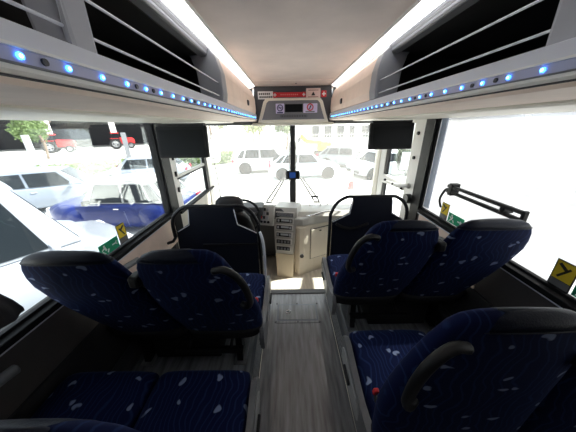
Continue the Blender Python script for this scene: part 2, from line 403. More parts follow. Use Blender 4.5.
# ================================================================== OVERHEAD RACKS
LEDB = mat('blue_led', (.02,.1,.9), .3, emit=(.03,.22,1.0), estr=7)
LEDC = mat('cyan_led_core', (.1,.5,1), .3, emit=(.16,.55,1.0), estr=9)
RAILM = mat('led_rail_plastic', (.36,.38,.52), .3, metal=.2)
def rack(s):
    side = 'left' if s < 0 else 'right'
    R = empty('luggage_rack', (s*.8, 1.2, 1.64))
    tag(R, 'open overhead luggage rack with blue lamps along the %s side' % side, 'luggage rack', 'overhead luggage racks')
    ox, oy, oz = R.location
    Y0, Y1 = -2.38, 2.95
    def pr(n, pts, y0, y1, m, p=R, bev=0.):
        return prism(n, [(s*x-ox, z-oz) for x, z in pts], 'xz', y0-oy, y1-oy, m, p, bev)
    # underside: soft white roll below the lamps, dark slot, beige panel to the window
    pr('underside_roll', [(.436, 1.646), (.434, 1.638), (.440, 1.633), (.47, 1.633), (.47, 1.646)], Y0, Y1, WHITEP)
    pr('air_slot', [(.445, 1.628), (.47, 1.628), (.47, 1.633), (.445, 1.633)], Y0, Y1, DARKG)
    pr('underside_panel', [(.438, 1.628), (.445, 1.620), (.72, 1.618), (.72, 1.63), (.47, 1.63)], Y0, Y1, BEIGE)
    pr('window_header_strip', [(.72, 1.612), (.735, 1.606), (1.199, 1.602), (1.199, 1.631), (.72, 1.631)], Y0, Y1, CREAM)
    # lamp rail
    rl = pr('lamp_rail', [(.4385, 1.648), (.455, 1.646), (.46, 1.669), (.4385, 1.667)], Y0, Y1, RAILM)
    pr('rail_bead', [(.434, 1.667), (.46, 1.667), (.46, 1.671), (.433, 1.671)], Y0, Y1, WHITEP)
    pr('rail_bead', [(.433, 1.6445), (.46, 1.6445), (.46, 1.648), (.434, 1.648)], Y0, Y1, MIDG)
    pr('front_lip', [(.438, 1.671), (.46, 1.671), (.475, 1.70), (.452, 1.703), (.443, 1.70)], Y0, Y1, SILV)
    k = 0; y = -.30
    led = None
    while y < 2.9:
        k += 1
        if led is None:
            bm = bmesh.new(); bmesh.ops.create_icosphere(bm, subdivisions=2, radius=.0028, matrix=Matrix.Diagonal((.6, 1, 1, 1)))
            led = bpy.data.meshes.new('blue_led'); bm.to_mesh(led); bm.free(); led.materials.append(LEDC)
            bm = bmesh.new(); bm_cyl(bm, (0, 0, 0), .0046, .004, 'x', 14)
            halo = bpy.data.meshes.new('lamp_lens'); bm.to_mesh(halo); bm.free(); halo.materials.append(LEDB)
            bm = bmesh.new(); bm_cyl(bm, (0, 0, 0), .0052, .005, 'x', 12)
            swt = bpy.data.meshes.new('switch'); bm.to_mesh(swt); bm.free(); swt.materials.append(DARKG)
        l = link('lamp_lens', halo, None, rl); l.location = (s*.4378-ox, y-oy, 1.6575-oz)
        l2 = link('blue_led', led, None, rl); l2.location = (s*.4358-ox, y-oy, 1.6575-oz)
        if k % 4 in (1, 2):
            q = link('switch', swt, None, rl); q.location = (s*.4378-ox, y+.034-oy, 1.6575-oz)
        y += .0745
    # rack interior
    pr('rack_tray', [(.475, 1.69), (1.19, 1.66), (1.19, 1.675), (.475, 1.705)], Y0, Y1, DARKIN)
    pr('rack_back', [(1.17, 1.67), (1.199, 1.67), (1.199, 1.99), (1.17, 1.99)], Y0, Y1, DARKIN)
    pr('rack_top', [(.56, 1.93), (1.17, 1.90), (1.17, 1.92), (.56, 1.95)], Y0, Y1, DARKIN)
    # fluted cornice between the opening and the light strip
    for i in range(4):
        x = .503+.003*i; z = 1.962-.010*i
        tube('cornice_bead', [(s*x-ox, Y0-oy, z-oz), (s*x-ox, 1.50-oy, z-oz)], .0065, [SILV, LITEG, SILV, MIDG][i], R, seg=8)
    pr('cornice', [(.506, 1.97), (.53, 1.975), (.54, 1.92), (.515, 1.925)], Y0, Y1, MIDG)
    # chrome rods
    for z in (1.798, 1.732):
        tube('guard_rod', [(s*.462-ox, Y0-oy, z-oz), (s*.462-ox, 1.48-oy, z-oz)], .0032, SILV, R, seg=8)
    # divider frames
    for yc in (.52, -.65, -1.8):
        pr('divider', [(.452, 1.70), (.515, 1.70), (.54, 1.93), (.525, 1.945), (.475, 1.90), (.455, 1.80)], yc-.032, yc+.032, LITEG, bev=.01)
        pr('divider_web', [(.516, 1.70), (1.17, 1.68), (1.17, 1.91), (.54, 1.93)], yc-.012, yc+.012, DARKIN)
    # closed locker at the front end
    prof = [(.446, 1.705), (.440, 1.75), (.445, 1.85), (.470, 1.93), (.505, 1.968), (.55, 1.968), (.49, 1.92), (.468, 1.85), (.466, 1.75), (.47, 1.705)]
    pr('locker_end_frame', [(x-.004 if i < 5 else x+.1, z) for i, (x, z) in enumerate(prof)], 1.47, 1.57, mat('rack_frame_grey', (.30,.31,.34), .4), bev=.006)
    dor = pr('locker_door', prof, 1.58, 2.93, BEIGE)
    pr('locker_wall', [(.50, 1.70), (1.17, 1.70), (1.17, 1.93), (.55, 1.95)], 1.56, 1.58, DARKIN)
    cbox('latch', (s*.437-ox, 2.36-oy, 1.772-oz), (.012, .055, .045), BLACKP, dor, .004)
    cbox('latch_tongue', (s*.430-ox, 2.36-oy, 1.772-oz), (.008, .022, .03), MIDG, dor, .003)
    return R
rack(-1); rack(1)

# fluorescent strips at both ceiling edges
TUBE = mat('lit_diffuser', (.95,.95,.95), .4, emit=(1, .98, .96), estr=2.2)
for s in (-1, 1):
    e = tag(empty('ceiling_light_strip', (s*.472, 1.2, 1.985)), 'long lit white ceiling light strip above the %s luggage rack' % ('left' if s < 0 else 'right'), 'light strip', 'ceiling light strips')
    q = [(.442, 1.999), (.500, 1.976), (.496, 1.966), (.437, 1.989)]
    prism('diffuser', [(s*x-s*.472, z-1.985) for x, z in q], 'xz', -2.38-1.2, 2.93-1.2, TUBE, e, .003)
    prism('light_frame', [(s*x-s*.472, z-1.985) for x, z in [(.498, 1.978), (.508, 1.974), (.504, 1.962), (.494, 1.966)]], 'xz', -2.38-1.2, 2.93-1.2, SILV, e)
    prism('light_frame', [(s*x-s*.472, z-1.985) for x, z in [(.430, 1.9995), (.442, 1.9995), (.437, 1.988), (.432, 1.989)]], 'xz', -2.38-1.2, 2.93-1.2, WHITEP, e)

# ================================================================== FRONT HEADER WITH CLOCK UNIT
hd = empty('header_panel', (0, 3.0, 1.6))
tag(hd, 'dark grey header panel with clock display above the windshield', 'header panel')
HG = mat('header_grey', (.075,.078,.088), .6, bump=.15, bscale=350)
def h2(pts): return [(x, z-1.6) for x, z in pts]
prism('backing', h2([(-.50, 1.60), (.50, 1.60), (.475, 1.80), (.455, 1.996), (-.455, 1.996), (-.475, 1.80)]), 'xz', 0, .20, HG, hd)
un = prism('clock_housing', h2([(-.43, 1.60), (.43, 1.60), (.405, 1.66), (.352, 1.83), (.325, 1.862), (.28, 1.87), (-.28, 1.87), (-.325, 1.862), (-.352, 1.83), (-.405, 1.66)]), 'xz', -.06, .0, CREAM, hd, .02, 3)
prism('housing_face', h2([(-.375, 1.635), (.375, 1.635), (.35, 1.70), (.312, 1.815), (.285, 1.84), (-.285, 1.84), (-.312, 1.815), (-.35, 1.70)]), 'xz', -.068, -.055, mat('housing_face_grey', (.16,.165,.18), .45), un, .006)
prism('display', h2(rrect(-.095, .112, 1.715, 1.80, .006)), 'xz', -.073, -.066, SCREEN, un)
prism('grille_bar', h2(rrect(-.16, .17, 1.655, 1.69, .016)), 'xz', -.072, -.066, mat('grille_grey', (.11,.115,.13), .5), un)
for k in range(10): cyl('button', (-.13+.03*k, -.073, .072), .008, .004, DARKG, un, 'y', 10)
LAV = mat('sticker_lavender', (.62,.58,.80), .5); BLU = mat('sticker_ink', (.03,.03,.12), .5); REDS = mat('sticker_red', (.60,.02,.03), .5); WHS = mat('sticker_white', (.80,.80,.80), .5)
PNK = mat('sticker_pink', (.80,.62,.58), .5); BLK = mat('sticker_black', (.02,.02,.02), .5)
def ring(name, cx, cz, r, t, y, m, p):
    return tube(name, [(cx+r*math.cos(a), y, cz+r*math.sin(a)) for a in [2*PI*k/20 for k in range(20)]], t, m, p, seg=6, closed=True)
# no-smoking sticker
st = prism('no_smoking_sticker', h2(rrect(-.205, -.105, 1.70, 1.808, .006)), 'xz', -.071, -.067, LAV, un)
ring('red_ring', -.155, .162, .032, .005, -.073, BLU, st)
cbox('cigarette', (-.155, -.0725, .162), (.045, .003, .009), BLU, st)
cbox('slash', (-.155, -.0735, .162), (.06, .003, .006), BLU, st, rot=RY(PI/4))
cbox('caption', (-.155, -.0725, .111), (.07, .003, .014), BLU, st)
# no-phone sticker
st = prism('no_phone_sticker', h2(rrect(.12, .285, 1.705, 1.805, .006)), 'xz', -.071, -.067, LAV, un)
ring('red_ring', .20, .165, .034, .006, -.073, REDS, st)
cbox('handset', (.20, -.0725, .165), (.012, .003, .045), BLK, st, rot=RY(.5))
cbox('caption', (.20, -.0725, .117), (.11, .003, .012), MIDG, st)
# stickers along the top of the header
st = prism('notice_sticker', h2(rrect(-.415, -.235, 1.862, 1.945, .005)), 'xz', -.004, .001, WHS, hd)
for r_, (z_, n_) in enumerate(((1.918, 6), (1.885, 7))):
    for k in range(n_): cbox('printed_letter', (-.395+.023*k+.006*(r_), -.0045, z_-1.6), (.016, .003, .02), BLK, st)
st = prism('red_sticker', h2(rrect(-.20, .115, 1.882, 1.932, .004)), 'xz', -.004, .001, REDS, hd)
for k in range(9): cbox('printed_letter', (-.14+.024*k, -.0045, .307), (.015, .003, .012), mat('sticker_dull_red', (.75,.25,.22), .5), st)
for cx in (-.213, .128):
    prism('cross_panel', h2(rrect(cx-.022, cx+.022, 1.878, 1.935, .004)), 'xz', -.0035, .001, REDS, st)
    cbox('cross_arm', (cx, -.005, .306), (.034, .003, .012), WHS, st); cbox('cross_arm', (cx, -.005, .306), (.012, .003, .034), WHS, st)
st = prism('warning_sticker', h2(rrect(.155, .325, 1.865, 1.97, .005)), 'xz', -.004, .001, PNK, hd)
pyd('triangle', [(.24, -.006, .335), (.215, -.006, .295), (.265, -.006, .295)], [(0, 1, 2)], BLK, st)
for z_ in (.28, .35): cbox('printed_line', (.24, -.0045, z_), (.12, .003, .008), mat('sticker_brown', (.35,.2,.16), .5), st)
st = prism('first_aid_sticker', h2(rrect(.335, .395, 1.875, 1.945, .005)), 'xz', -.004, .001, REDS, hd)
cbox('cross_arm', (.365, -.005, .31), (.042, .003, .013), WHS, st); cbox('cross_arm', (.365, -.005, .31), (.013, .003, .042), WHS, st)
for s in (-1, 1):
    a, b = sorted((s*.50, s*1.19))
    box('side_visor', (a, -.03, -.02), (b, .22, .03), mat('visor_grey', (.12,.12,.12), .5), hd, .012)
    box('visor_upper', (a, .0, .03), (b, .2, .39), HG, hd)
box('header_lower_rim', (-.50, -.03, -.03), (.50, .22, .004), CREAM, hd, .01)

# ================================================================== MONITORS
def monitor(name, x0, x1, y, z0, z1, tilt, label, yaw=0.):
    cx = (x0+x1)/2; e = tag(empty(name, (cx, y, z1), yaw), label, 'monitor', 'hanging monitors')
    wd = (x1-x0)/2; h = z1-z0
    rot = RX(tilt)
    def ch(n, c, s, m, bev=0.): return cbox(n, rot @ Vector(c), s, m, e, bev, rot)
    ch('casing', (0, .02, -h/2), (2*wd, .035, h), BLACKP, .006)
    ch('bezel', (0, -.001, -h/2), (2*wd-.008, .008, h-.008), mat('bezel_black', (.008,.008,.009), .5, spec=.2), .003)
    ch('screen', (0, -.006, -h/2-.004), (2*wd-.05, .005, h-.055), SCREEN)
    cbox('mount', (0, .03, .008), (2*wd*.9, .06, .024), BLACKP, e, .004)
    cbox('mount_bracket', (wd*.6, .05, -.05), (.05, .03, .10), BLACKP, e, .004)
    return e
monitor('monitor', -1.165, -.745, 2.0, 1.32, 1.577, -.10, 'dark monitor hanging from the left rack beside black pillar')
monitor('monitor', .685, 1.085, 2.2, 1.345, 1.577, -.10, 'dark monitor hanging from the right rack near the entrance door')

# ================================================================== SEATS
def lean(t):
    t = min(1, max(0, t)); return 1-(1-t)**1.5
def seat_unit(s, yb, recl0, label, group='double passenger seats'):
    """one double seat; s=-1 left of the aisle, +1 right; yb = y of the back's foot"""
    root = tag(empty('double_seat', (s*.72, yb, .05)), label, 'seat', group)
    ox, oy, oz = root.location
    for k, xc in enumerate((.475, .945)):
        cx = s*xc-ox; recl = recl0
        # backrest: the aisle-side shoulder falls away, the wall side stays square
        wside = [(.37, .21), (.40, .222), (.50, .232), (.62, .235), (.70, .236), (.78, .236), (.86, .234), (.94, .228), (1.00, .220), (1.045, .208), (1.082, .190), (1.106, .165), (1.122, .13), (1.128, .09)]
        aside = [.21, .228, .240, .246, .243, .230, .212, .192, .174, .158, .142, .122, .095, .06] if k == 0 else [.21, .225, .234, .236, .235, .232, .226, .216, .205, .194, .180, .160, .13, .09]
        if k == 1: wside = [(z, w_-(max(0, .94-z)*.13 if z < .95 else .015*(z-.95)/.15)) for z, w_ in wside]
        if k == 0 and recl0 < .065: wside = [(z, w_+.03) for z, w_ in wside]
        thk = [.050, .058, .062, .062, .060, .057, .053, .047, .041, .036, .031, .025, .016, .006]
        prof = [(z, a, max(.05, w_), b) for (z, w_), a, b in zip(wside, aside, thk)]
        def ring_at(z, aw, ww, b, grow=0.):
            t = (z-.42)/.70; yy = -recl*lean(t) + .02*math.sin(PI*min(1, max(0, t)))
            a0, a1 = (aw, ww) if s > 0 else (ww, aw)
            return superring(cx, yy, z-oz, a0+grow, a1+grow, b+grow, 32, 2.9)
        bk = loft('backrest', [ring_at(*p) for p in prof], FAB_BACK, root)
        cap = [(z, a-(.045 if k == 0 else 0), w_, b) for z, a, w_, b in prof[-4:]]; pz = cap[0]
        loft('leather_cap', [ring_at(*p, grow=.002) for p in cap[0:]]+[ring_at(1.131, max(.03, cap[-1][1]-.03), max(.03, cap[-1][2]-.03), .006)], LEATHER, bk)
        tube('piping', ring_at(*pz, grow=.001), .0025, LEATHER, bk, seg=6, closed=True)
        loft('back_shell', [ring_at(z, a, w_, b, .006) for z, a, w_, b in [(.365, .205, .205, .05), (.41, .225, .216, .062), (.47, .233, .218, .066)]], mat('shell_grey', (.02,.02,.023), .6, spec=.2), bk)
        # cushion
        ccx = cx; cx = s*(.487, .940)[k]-ox
        rings = []
        for y, zt, hw, th in [(.02, .462, .20, .03), (.03, .474, .215, .05), (.08, .480, .222, .062), (.2, .478, .226, .066), (.33, .482, .226, .066), (.41, .486, .224, .064), (.45, .478, .220, .056), (.472, .458, .215, .04), (.480, .44, .20, .02)]:
            r_ = []
            for q in range(28):
                t = 2*PI*q/28; c, sn = math.cos(t), math.sin(t)
                r_.append((cx+hw*math.copysign(abs(c)**.55, c), y, zt-oz-th+th*math.copysign(abs(sn)**.6, sn)))
            rings.append(r_)
        cu = loft('cushion', rings, FAB_SEAT, root)
        box('cushion_pan', (cx-.20, .02, .325-oz), (cx+.20, .44, .365-oz), DARKG, root, .012)
        # belt buckle
        bx_ = cx - s*.195
        cbox('buckle', (bx_, .125, .498-oz), (.022, .018, .036), REDP, root, .005, RX(.25))
        tube('buckle_stem', [(bx_, .08, .42-oz), (bx_, .12, .478-oz)], .008, BLACKP, root, seg=6)
        cx = ccx
        # shoulder grab handle on the aisle side of the aisle seat
        if k == 0:
            def hp(dx, z, dy):
                return (cx-s*dx, -recl*lean((z-.42)/.70)+dy, z-oz)
            tube('grab_handle', [hp(.115, 1.055, -.045), hp(.160, 1.068, -.055), hp(.208, 1.04, -.068), hp(.234, .97, -.072), hp(.238, .885, -.07), hp(.218, .83, -.06), hp(.19, .82, -.04)], .0145, BLACKP, bk, seg=10, sm=5)
        # folded armrest on the inner flank
        if k == 0:
            t = (.95-.42)/.70
            cbox('armrest', (cx+s*.235, -recl*lean(t)-.01, .975-oz), (.045, .06, .055), BLACKP, root, .012)
            tube('armrest_arm', [(cx+s*.236, -recl*lean(t), .97-oz), (cx+s*.236, -recl*.55+.06, .74-oz), (cx+s*.236, .10, .60-oz)], .016, BLACKP, root, seg=8, sm=4)
    # aisle side cover with pale lever recess
    xo = s*.226-ox; xi = s*.254-ox
    out = [(-.075, .30), (-.085, .40), (-.05, .445), (.05, .43), (.16, .435), (.30, .46), (.38, .475), (.435, .46), (.46, .41), (.445, .34), (.38, .285), (.2, .265), (.0, .265)]
    a, b = sorted((xo, xi))
    oc = [(y, z-oz) for y, z in [(p.x, p.y) for p in smooth_path([(y, z, 0) for y, z in out], 4, True)]]
    sc_ = prism('side_cover', oc, 'yz', a, b, mat('side_cover_grey', (.11,.115,.125), .4), root, .008)
    ins = [(.10, .335), (.12, .395), (.24, .405), (.36, .43), (.41, .40), (.39, .345), (.28, .315), (.16, .31)]
    oi = [(p.x, p.y-oz) for p in smooth_path([(y, z, 0) for y, z in ins], 3, True)]
    a, b = sorted((xo-s*.006, xo+s*.002))
    prism('lever_recess', oi, 'yz', a, b, mat('recess_pale_grey', (.30,.31,.32), .35), sc_)
    cbox('recline_lever', (xo-s*.012, .28, .37-oz), (.014, .10, .022), BLACKP, sc_, .005)
    a, b = sorted((s*.56-ox, s*1.02-ox)); box('pedestal', (a, .06, 0), (b, .36, .28-oz), CARPETM, root, .01)
    # frame rails, legs, footrest
    for y in (.07, .36):
        a, b = sorted((s*.29-ox, s*1.17-ox)); box('frame_rail', (a, y-.02, .285-oz), (b, y+.02, .325-oz), BLACKM, root)
    for xl in (.42, 1.06):
        prism('leg', [(.02, .0), (.12, .0), (.09, .25), (.05, .25)], 'yz', s*xl-ox-.02, s*xl-ox+.02, BLACKM, root)
        prism('leg', [(.30, .0), (.38, .0), (.40, .25), (.34, .25)], 'yz', s*xl-ox-.02, s*xl-ox+.02, BLACKM, root)
        box('leg_foot', (s*xl-ox-.04, .0, 0), (s*xl-ox+.04, .40, .012), STEEL, root)
    a, b = sorted((s*.37-ox, s*.80-ox))
    box('footrest', (a, -.06, .235-oz), (b, -.015, .262-oz), BLACKP, root, .008)
    for xl in (.45, .72): tube('footrest_arm', [(s*xl-ox, -.04, .25-oz), (s*xl-ox, .06, .30-oz)], .011, BLACKM, root, seg=6)
    # wall-side armrest
    xw_ = s*1.155-ox
    tube('wall_armrest', [(xw_, -.02, .70-oz), (xw_, .05, .715-oz), (xw_, .20, .71-oz), (xw_, .33, .69-oz)], [.012]+[.021]*18, MIDG, root, seg=8, sm=6)
    tube('wall_armrest_arm', [(xw_, .06, .71-oz), (xw_, .08, .45-oz)], .013, BLACKM, root, seg=6)
    return root
seat_unit(-1, 1.05, .30, "blue spotted double seat directly behind the driver's partition")
seat_unit(-1, .27, .07, 'blue spotted double seat at the bottom left corner showing its cushions')
seat_unit(1, 1.31, .31, 'blue spotted double seat behind the entrance partition on the right')
seat_unit(1, .49, .06, 'blue spotted double seat nearest the camera at the bottom right')

# ================================================================== PARTITIONS
def partition(s, y, x0, x1, ztop, zbot, label):
    """x0 = aisle edge, x1 = wall edge (absolute, unsigned)"""
    e = tag(empty('partition_screen', (s*(x0+x1)/2, y, .05)), label, 'partition', 'cab partition screens')
    ox, oy, oz = e.location
    def X(x): return s*x-ox
    zt = ztop-oz; zb = zbot-oz
    wd = x1-x0
    # panel: shoulders cut away under the tube
    pts = [(x0+.02, zb), (x1-.02, zb), (x1-.03, zt-.30), (x1-.035, zt-.235), (x1-.15, zt-.17), (x1-.17, zt-.01), (x0+.21, zt-.01), (x0+.19, zt-.17), (x0+.02, zt-.26)]
    prism('panel', [(X(a), b) for a, b in pts], 'xz', -.012, .012, NAVYP, e, .004)
    tp = [(x0, zb-.15), (x0, zt-.25), (x0+.005, zt-.17), (x0+.06, zt-.06), (x0+.15, zt-.004), (x0+.24, zt), (x1-.2, zt), (x1-.12, zt-.01), (x1-.04, zt-.07), (x1, zt-.16), (x1, zt-.30)]
    tube('tube_frame', [(X(a), 0, b) for a, b in tp], .0165, BLACKM, e, seg=10, sm=4)
    # thin bright edging along the cut-outs
    for q in ([(x0+.022, zt-.258), (x0+.188, zt-.172), (x0+.207, zt-.03)], [(x1-.04, zt-.236), (x1-.152, zt-.172), (x1-.168, zt-.03)]):
        tube('edge_trim', [(X(a), -.014, b) for a, b in q], .0045, SILV, e, seg=6)
    tube('wall_bracket', [(X(x1), 0, zt-.30), (X(x1+.02), -.02, zt-.33), (X(1.19), -.03, zt-.345)], .014, BLACKM, e, seg=8)
    tube('post', [(X(x0), 0, zt-.25), (X(x0-.002), 0, 0)], .0165, BLACKM, e, seg=10)
    return e, X, oz
p, X, oz = partition(-1, 1.86, .345, 1.12, .92, .12, "navy partition screen with black tube frame behind the driver's seat")
tube('handrail', [(X(.31), -.03, -.04), (X(.305), -.03, .35), (X(.31), -.03, .52), (X(.33), -.015, .60), (X(.345), 0, .62)], .013, SILV, p, seg=8, sm=4)
cbox('storage_net_bar', (X(.62), -.022, .50), (.5, .012, .02), BLACKP, p, .004)
p, X, oz = partition(1, 2.08, .345, 1.10, .92, .12, 'navy partition screen with black tube frame beside the entrance steps')
tube('folded_handle', [(X(.40), -.03, .60), (X(.50), -.05, .56), (X(.62), -.05, .57), (X(.72), -.03, .60)], .015, BLACKP, p, seg=8, sm=4)

# ================================================================== DRIVER'S SEAT
ds = tag(empty('driver_seat', (-.66, 2.36, -.30)), "black driver's seat with rounded headrest behind the partition", 'seat')
loft('backrest', [superring(0, -.10-.18*t, .42+.66*t, .24*wf, .24*wf, .065, 28, 3) for t, wf in ((0, .9), (.1, 1), (.4, 1.02), (.7, .95), (.9, .8), (1, .6))], BLACKP, ds)
loft('headrest', [superring(0, -.23, 1.03+.20*t, a, a, b, 28, 2.8) for t, a, b in ((0, .10, .03), (.12, .135, .05), (.5, .145, .058), (.8, .13, .052), (.94, .10, .038), (1, .05, .015))], mat('headrest_black', (.014,.014,.016), .55), ds)
loft('cushion', [superring(0, .1, .36+.1*t, .24*wf, .24*wf, .24*wf, 28, 4) for t, wf in ((0, .95), (.4, 1), (.8, .97), (1, .85))], BLACKP, ds)
cyl('pedestal', (0, .1, .18), .14, .36, DARKG, ds)

# ================================================================== DASHBOARD
db = tag(empty('dashboard', (0, 3.0, -.30)), 'silver and cream dashboard with instrument panel and centre console', 'dashboard')
DASH = mat('dash_silver', (.52,.51,.48), .32, metal=.25, var=.05, vscale=8)
DASHC = mat('dash_cream', (.60,.54,.44), .5, var=.04, vscale=10)
DASHD = mat('dash_dark', (.05,.05,.055), .5, bump=.2, bscale=250)
def D(x, y, z): return (x, y-3.0, z+.30)
# top shelf under the windshield
prism('dash_top', [(2.60-3, .52+.3), (2.66-3, .60+.3), (2.95-3, .56+.3), (3.27-3, .40+.3), (3.27-3, -.2+.3), (2.85-3, -.2+.3), (2.70-3, .35+.3)], 'yz', -1.18, -.06, DASHD, db, .02)
prism('dash_top_cover', [(2.62-3, .505+.3), (2.68-3, .545+.3), (3.27-3, .43+.3), (3.27-3, -.2+.3), (2.95-3, -.2+.3), (2.80-3, .42+.3)], 'yz', -.06, 1.18, mat('dash_pale_top', (.50,.48,.44), .45), db, .015)
# instrument binnacle in front of the wheel
prism('instrument_hood', [(2.52-3, .56+.3), (2.56-3, .655+.3), (2.74-3, .665+.3), (2.80-3, .56+.3)], 'yz', -.86, -.38, DASHD, db, .02)
# slanted switch panel facing the driver
rot = RZ(-.25) @ RX(-.35)
sp = cbox('switch_panel', D(-.345, 2.62, .53), (.20, .05, .26), DASH, db, .015, rot)
def on(p0, rt_, dx, dz, dy=-.03): return Vector(p0) + rt_ @ Vector((dx, dy, dz))
p0 = D(-.345, 2.62, .53)
bmk = [(-.105+.042*i, .07-.05*j) for j in range(3) for i in range(3)]
for i, (dx, dz) in enumerate(bmk):
    cbox('rocker_switch', on(p0, rot, dx+.04, dz), (.03, .014, .036), [REDP, BLACKP, DARKG][(i*2) % 3] if i % 3 == 0 else [LITEG, DARKG][i % 2], sp, .003, rot)
for dx in (-.055, -.01, .035):
    bm = bmesh.new(); bmesh.ops.create_cone(bm, cap_ends=True, segments=16, radius1=.017, radius2=.014, depth=.024, matrix=Matrix.Translation(on(p0, rot, dx, -.085)) @ (rot @ RX(PI/2)).to_4x4())
    from_bm('rotary_knob', bm, BLACKP, sp)
cbox('gauge_frame', on(p0, rot, -.085, .05), (.03, .012, .06), BLACKP, sp, .004, rot)
# centre console: upright stack, wider at the top, turned a little to the driver
cs = empty('console', D(-.12, 2.60, -.30), -.22, db)
prof_c = [(-.10, .20, -.09, .12), (-.10, .42, -.11, .125), (-.05, .62, -.13, .14), (.02, .84, -.15, .15), (.055, .915, -.145, .145)]
lv = []
for y_, z_, xa_, xb_ in [(-.12, 0, -.085, .115)]+prof_c:
    lv.append([(xa_, y_, z_), (xb_, y_, z_), (xb_+.01, .28, z_), (xa_, .28, z_)])
loft('console_body', lv, DASH, cs, False)
segs = [(.02, .835, 'vent'), (-.005, .765, 'radio'), (-.03, .685, 'radio'), (-.055, .595, 'radio'), (-.078, .51, 'unit'), (-.096, .425, 'unit')]
for y_, z_, kind in segs:
    rr = RX(-.30 if z_ > .45 else -.15); c_ = Vector((.0, y_-.012, z_)); wv = .20+.10*(z_-.42)
    fr_ = cbox('console_frame', c_, (wv, .02, .072), mat('console_frame_silver', (.62,.61,.58), .3, metal=.3), cs, .006, rr)
    cbox('console_inset', c_+rr @ Vector((0, -.011, 0)), (wv-.03, .008, .048), BLACKP, fr_, .003, rr)
    if kind == 'vent':
        for k in range(3): cbox('vent_slat', c_+rr @ Vector((0, -.017, -.014+.014*k)), (wv-.04, .006, .005), LITEG, fr_, rot=rr)
    elif kind == 'radio':
        cbox('small_display', c_+rr @ Vector((.01, -.016, .005)), (.10, .004, .024), mat('lcd_grey', (.45,.48,.50), .3), fr_, rot=rr)
        for sx in (-.075, .08): cbox('push_button', c_+rr @ Vector((sx, -.016, 0)), (.024, .006, .03), LITEG, fr_, .003, rr)
    else:
        for k in range(4): cbox('push_button', c_+rr @ Vector((-.062+.042*k, -.016, 0)), (.028, .006, .03), MIDG, fr_, .003, rr)
loft('console_foot', [[(xa_, y_, z_), (xb_, y_, z_), (xb_, .05, z_), (xa_, .05, z_)] for y_, z_, xa_, xb_ in [(-.128, 0, -.09, .12), (-.118, .2, -.095, .125), (-.112, .34, -.105, .13)]], mat('console_tan', (.50,.42,.30), .45), cs, False)
# curved cream co-driver panel right of the console
outl = [(.0, 2.56), (.06, 2.50), (.12, 2.52), (.25, 2.60), (.45, 2.70), (.70, 2.74), (1.18, 2.74), (1.18, 3.2), (.0, 3.2)]
gp = prism('cream_panel', [(x, y-3) for x, y in outl], 'xy', .0, .70, DASHC, db, .015)
prism('silver_shelf', [(x, y-3) for x, y in [(.0, 2.56), (.10, 2.54), (.25, 2.62), (.45, 2.70), (.70, 2.73), (1.18, 2.73), (1.18, 3.1), (.0, 3.1)]], 'xy', .70, .80, DASH, db, .02)
ang = math.atan2(.10, .20)
rr = RZ(ang)
gd = cbox('glovebox_door', D(.335, 2.632, .13), (.285, .018, .42), mat('glovebox_cream', (.66,.60,.50), .45), gp, .008, rr)
cbox('door_gap', D(.335, 2.640, .13), (.300, .014, .435), DARKG, gp, 0, rr)
cbox('door_latch', Vector(D(.335, 2.618, .31)), (.03, .012, .012), BLACKP, gd, .003, rr)
cyl('socket', D(.09, 2.505, .0), .026, .02, DARKG, gp, 'y', 18)
tube('grab_rail', [D(.14, 2.60, .52), D(.20, 2.50, .56), D(.35, 2.55, .585), D(.52, 2.62, .58), D(.60, 2.70, .53)], .012, CHROME, db, seg=8, sm=5)
# steering wheel
sw = tag(empty('steering_wheel', (-.64, 2.48, .56)), "black steering wheel in front of the driver's seat", 'steering wheel')
tl = RX(.85)
tube('rim', [tl @ Vector((.225*math.cos(a), .225*math.sin(a), 0)) for a in [2*PI*k/36 for k in range(36)]], .016, BLACKP, sw, seg=8, closed=True)
for a in (.3, PI-.3, -PI/2): tube('spoke', [tl @ Vector((.05*math.cos(a), .05*math.sin(a), -.02)), tl @ Vector((.22*math.cos(a), .22*math.sin(a), 0))], .013, DARKG, sw, seg=6)
bm = bmesh.new(); bmesh.ops.create_cone(bm, cap_ends=True, segments=20, radius1=.07, radius2=.055, depth=.05, matrix=tl.to_4x4() @ Matrix.Translation((0, 0, -.02))); from_bm('hub', bm, DARKG, sw)
tube('column', [tl @ Vector((0, 0, -.04)), tl @ Vector((0, 0, -.16))], .035, BLACKP, sw, seg=10)

# box with blue screen on the centre bar
bxo = tag(empty('camera_box', (0, 3.355, .88)), 'small black box with blue screen on the windshield bar', 'device')
cbox('casing', (0, 0, 0), (.20, .045, .125), BLACKP, bxo, .012)
cbox('screen', (-.005, -.024, .002), (.09, .006, .085), mat('blue_screen', (.015,.035,.12), .25, emit=(.03,.10,.4), estr=.22), bxo, .002)
for s in (-1, 1): cbox('clip', (s*.095, -.01, 0), (.018, .05, .08), DARKG, bxo, .004)

# wipers outside the windshield
for s, lab in ((-1, "thin twin-rod wiper arm on the driver's half of the windshield"), (1, 'thin twin-rod wiper arm on the entrance half of the windshield')):
    e = tag(empty('windshield_wiper', (s*.10, 3.50, .40)), lab, 'wiper', 'windshield wipers')
    tube('arm_rod', [(s*.25, .01, .02), (s*.02, .02, .40)], .015, DARKG, e, seg=6)
    tube('arm_rod', [(s*.33, .01, .02), (s*.06, .02, .40)], .015, DARKG, e, seg=6)
    tube('blade', [(s*-.055, -.02, .05), (s*-.055, -.07, .95)], .009, BLACKP, e, seg=6)
    cbox('pivot', (s*.29, -.02, .01), (.10, .04, .03), DARKG, e, .006)
